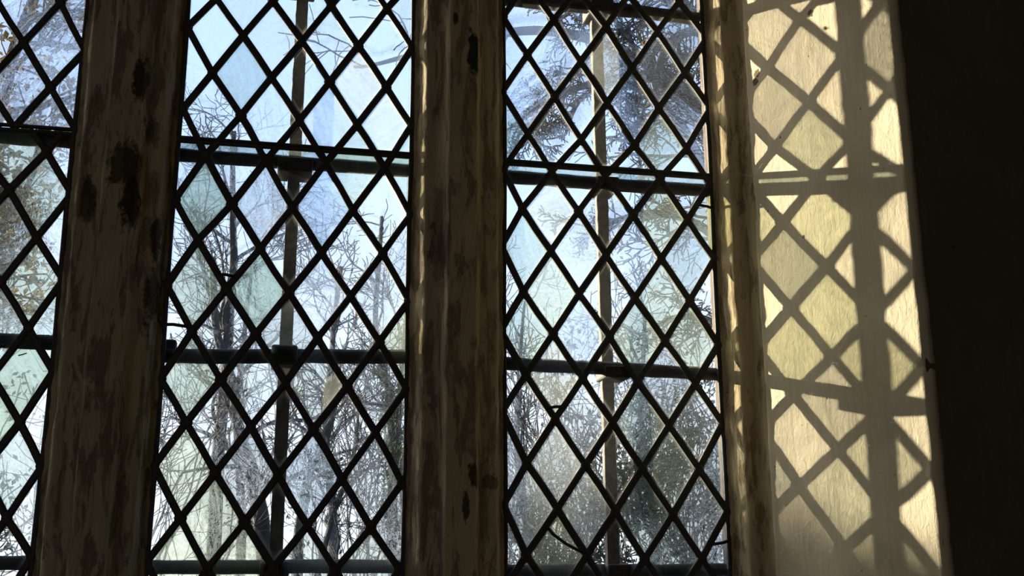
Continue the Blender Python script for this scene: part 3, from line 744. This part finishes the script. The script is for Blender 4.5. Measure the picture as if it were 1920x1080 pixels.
# a second one in the middle bay, hung with dead leaves
t = Tree(15); o = dict(n=[6, 6], rmin=.0045, up=.10, wig=.27)
for q in range(8):
    p = Vector((-1.25 + .012*math.cos(q), 8.5 + .012*math.sin(q), GZ)); t.grow(p, Vector((.5*math.cos(q*2.4), .2, 1.5)), 3.0, .018, 2, o)
rt = t.build('shrub', (-1.25, 8.5, GZ), 'thin upright shrub low at the left of the middle window', 'shrub', M_bark, M_twig)
t.foliage(rt, 'foliage', M_dark, [p for p in t.tips if t.rnd.random() < .12], 3, .07, .03)
# far fine-twigged trees that fill the lower sky
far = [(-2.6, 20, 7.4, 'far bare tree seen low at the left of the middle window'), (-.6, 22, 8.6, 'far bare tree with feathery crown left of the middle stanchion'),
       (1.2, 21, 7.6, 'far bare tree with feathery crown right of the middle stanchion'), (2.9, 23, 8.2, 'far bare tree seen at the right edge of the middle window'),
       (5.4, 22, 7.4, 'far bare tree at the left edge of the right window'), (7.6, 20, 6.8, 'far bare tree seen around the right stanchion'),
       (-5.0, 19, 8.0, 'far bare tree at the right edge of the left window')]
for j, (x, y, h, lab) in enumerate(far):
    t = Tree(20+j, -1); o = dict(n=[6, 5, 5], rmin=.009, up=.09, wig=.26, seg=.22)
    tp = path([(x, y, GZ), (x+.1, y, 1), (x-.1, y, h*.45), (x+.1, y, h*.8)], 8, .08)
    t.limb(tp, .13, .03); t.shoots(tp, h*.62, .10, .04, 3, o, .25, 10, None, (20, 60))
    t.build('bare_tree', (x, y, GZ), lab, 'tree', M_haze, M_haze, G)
# big tree right of the right window, limbs sweeping left with drooping twigs
t = Tree(6); o = dict(n=[9, 8, 7], rmin=.0072, up=-.045, wig=.30, lr=(.34, .62))
tp = path([(5.3, 9, GZ), (5.2, 9, 1.5), (5.15, 9, 3.5), (5.0, 9, 5.2), (4.9, 9, 7.4)], 8, .08)
t.limb(tp, .26, .12)
limbs = [[(5.1,9,4.1),(4.4,8.9,5.0),(3.9,8.9,5.5),(3.6,8.9,6.0),(3.2,8.8,6.6)], [(5.1,9,3.4),(4.5,8.8,4.3),(4.1,8.7,4.9),(3.5,8.6,5.1),(2.8,8.6,4.9),(2.3,8.6,4.5)],
         [(5.2,9,2.6),(4.7,8.7,3.3),(4.2,8.6,3.6),(3.6,8.5,3.6),(3.0,8.5,3.3)], [(5.0,9,4.8),(4.0,9.2,5.7),(2.9,9.3,6.0),(1.9,9.3,5.75),(1.2,9.3,5.5),(.70,9.3,5.35)],
         [(5.2,9,1.8),(4.7,8.8,2.4),(4.2,8.6,2.55),(3.6,8.5,2.3)], [(5.0,9,5.0),(4.6,8.6,5.6),(4.3,8.4,5.7),(3.95,8.4,5.4),(3.85,8.4,4.9),(3.75,8.4,4.4)],
         [(4.95,9,5.6),(4.4,9,6.4),(3.6,9,6.8),(2.9,9,6.9)], [(5.15,9,3.2),(4.8,9.2,4.0),(4.75,9.3,4.8),(4.6,9.3,5.6)],
         [(5.1,9,4.5),(4.5,8.9,5.1),(3.8,8.8,5.3),(3.2,8.8,5.0),(2.9,8.8,4.5)], [(5.0,9,5.3),(4.3,8.7,6.1),(3.5,8.6,6.2),(2.7,8.6,5.7)]]
for P in limbs:
    lp = path(P, 7, .07, P[0][2]); L = sum((a-b).length for a, b in zip(lp, lp[1:])); r0 = .075 if len(P) != 6 else .085
    t.limb(lp, r0, .016); t.shoots(lp, L*.55, r0*.7, .018, 3 if P[-1][0] > 2 else 2, o, .18, 10 if P[-1][0] > 2 else 9, Vector((0, 0, -.15)), (30, 75))
t.build('spreading_tree', (5.3, 9, GZ), 'large grey tree whose drooping limbs sweep across the right window', 'tree', M_bark3, M_twig)
# evergreen and shrubs low in the right window
def bush(name, c, h, w, n, mat, size, label, seed, cat='shrub', dens=5, stems=9, tops=.8, sp=.13):
    t = Tree(seed, .05); o = dict(n=[6, 6], rmin=.006, up=.10, wig=.25)
    for q in range(stems):
        a = q*2.4; p = Vector((c[0] + .02*math.cos(a), c[1] + .02*math.sin(a), GZ))
        t.grow(p, Vector((w*math.cos(a)*t.rnd.uniform(.2, 1), w*math.sin(a)*t.rnd.uniform(.2, 1), h*tops)), h*t.rnd.uniform(.75, 1.1), .022, 2, o)
    rt = t.build(name, (c[0], c[1], GZ), label, cat, M_bark, M_bark); t.foliage(rt, 'foliage', mat, [p for p in t.tips if p.z > GZ + .15*h], dens, sp, size); return rt
bush('evergreen', (3.55, 7.4), 2.75, 1.0, 0, M_dark, .040, 'dark leafy evergreen filling the foot of the right window', 41, dens=5)
bush('evergreen', (4.3, 8.4), 3.3, 1.0, 0, M_dark, .040, 'dark evergreen against the right edge of the right window', 42, dens=4)
bush('shrub', (2.55, 8.6), 2.2, .9, 0, M_pale, .036, 'pale leafy shrub at the foot of the right window, left of its stanchion', 43, dens=2)
bush('shrub', (3.4, 10.5), 3.4, 1.3, 0, M_pale, .036, 'taller pale shrub behind the right stanchion', 44, dens=1)
# trees in the left window
t = Tree(7); o = dict(n=[6, 6, 4], rmin=.0065, up=.02, wig=.32)
tp = path([(-2.75, 8, GZ), (-2.7, 8, .6), (-2.72, 8, 2.2), (-2.6, 8, 3.6), (-2.45, 8, 4.6), (-2.2, 8, 5.6)], 8, .06)
t.limb(tp, .13, .04); t.shoots(tp, 2.3, .10, .04, 3, o, .35, 14, None, (35, 80))
rt = t.build('oak_tree', (-2.75, 8, GZ), 'oak with brown autumn leaves in the left window', 'tree', M_bark, M_bark)
t.foliage(rt, 'foliage', M_oak, [p for p in t.tips if t.rnd.random() < (1 if p.x < -2.2 and p.z < 3.9 else .35)], 9, .15, .05)
bush('evergreen', (-2.6, 7.2), 2.6, .9, 0, M_dark, .036, 'dark evergreen low in the left window', 45, dens=4)
# unseen, added: slim yew to shade the left window, hedgerow to cut low sun
yc = Vector((-7.46, 6.73, GZ)); t = Tree(50); pts = []
for q in range(1500):
    z = t.rnd.random()**1.3; a = t.rnd.uniform(0, 6.283); r = 1.62*(1-z)*t.rnd.uniform(.5, 1.0)*(1 + .08*math.sin(5*a + 20*z)); pts.append(yc + Vector((r*math.cos(a), r*math.sin(a), .15 + 8.1*z)))
t.limb(path([yc, yc + Vector((.05, 0, 2.5)), yc + Vector((0, 0, 5.5))], 6, .05), .3, .08)
rt = t.build('shade_yew', yc, 'unseen slim yew added to shade the left window', 'tree', M_bark, M_bark)
t.foliage(rt, 'foliage', M_dark, pts, 9, .24, .14)
t = Tree(51); pts = []
hc = Vector((-6.5, 7.6, GZ)); ha = Vector((.726, .688, 0)); hb = Vector((-.688, .726, 0))
for q in range(2600): pts.append(hc + ha*t.rnd.uniform(-1.2, 2.4) + hb*t.rnd.uniform(.2, .9) + Vector((0, 0, t.rnd.uniform(.1, 3.74))))
t.limb(path([hc + hb*.5, hc + hb*.5 + Vector((0, 0, 1)), hc + hb*.5 + Vector((0, 0, 2.5))], 4, .05), .12, .05)
rt = t.build('shade_hedge', hc, 'unseen clipped hedgerow added to cut the lowest sun', 'shade_hedge', M_bark, M_bark)
t.foliage(rt, 'foliage', M_dark, pts, 8, .20, .12)
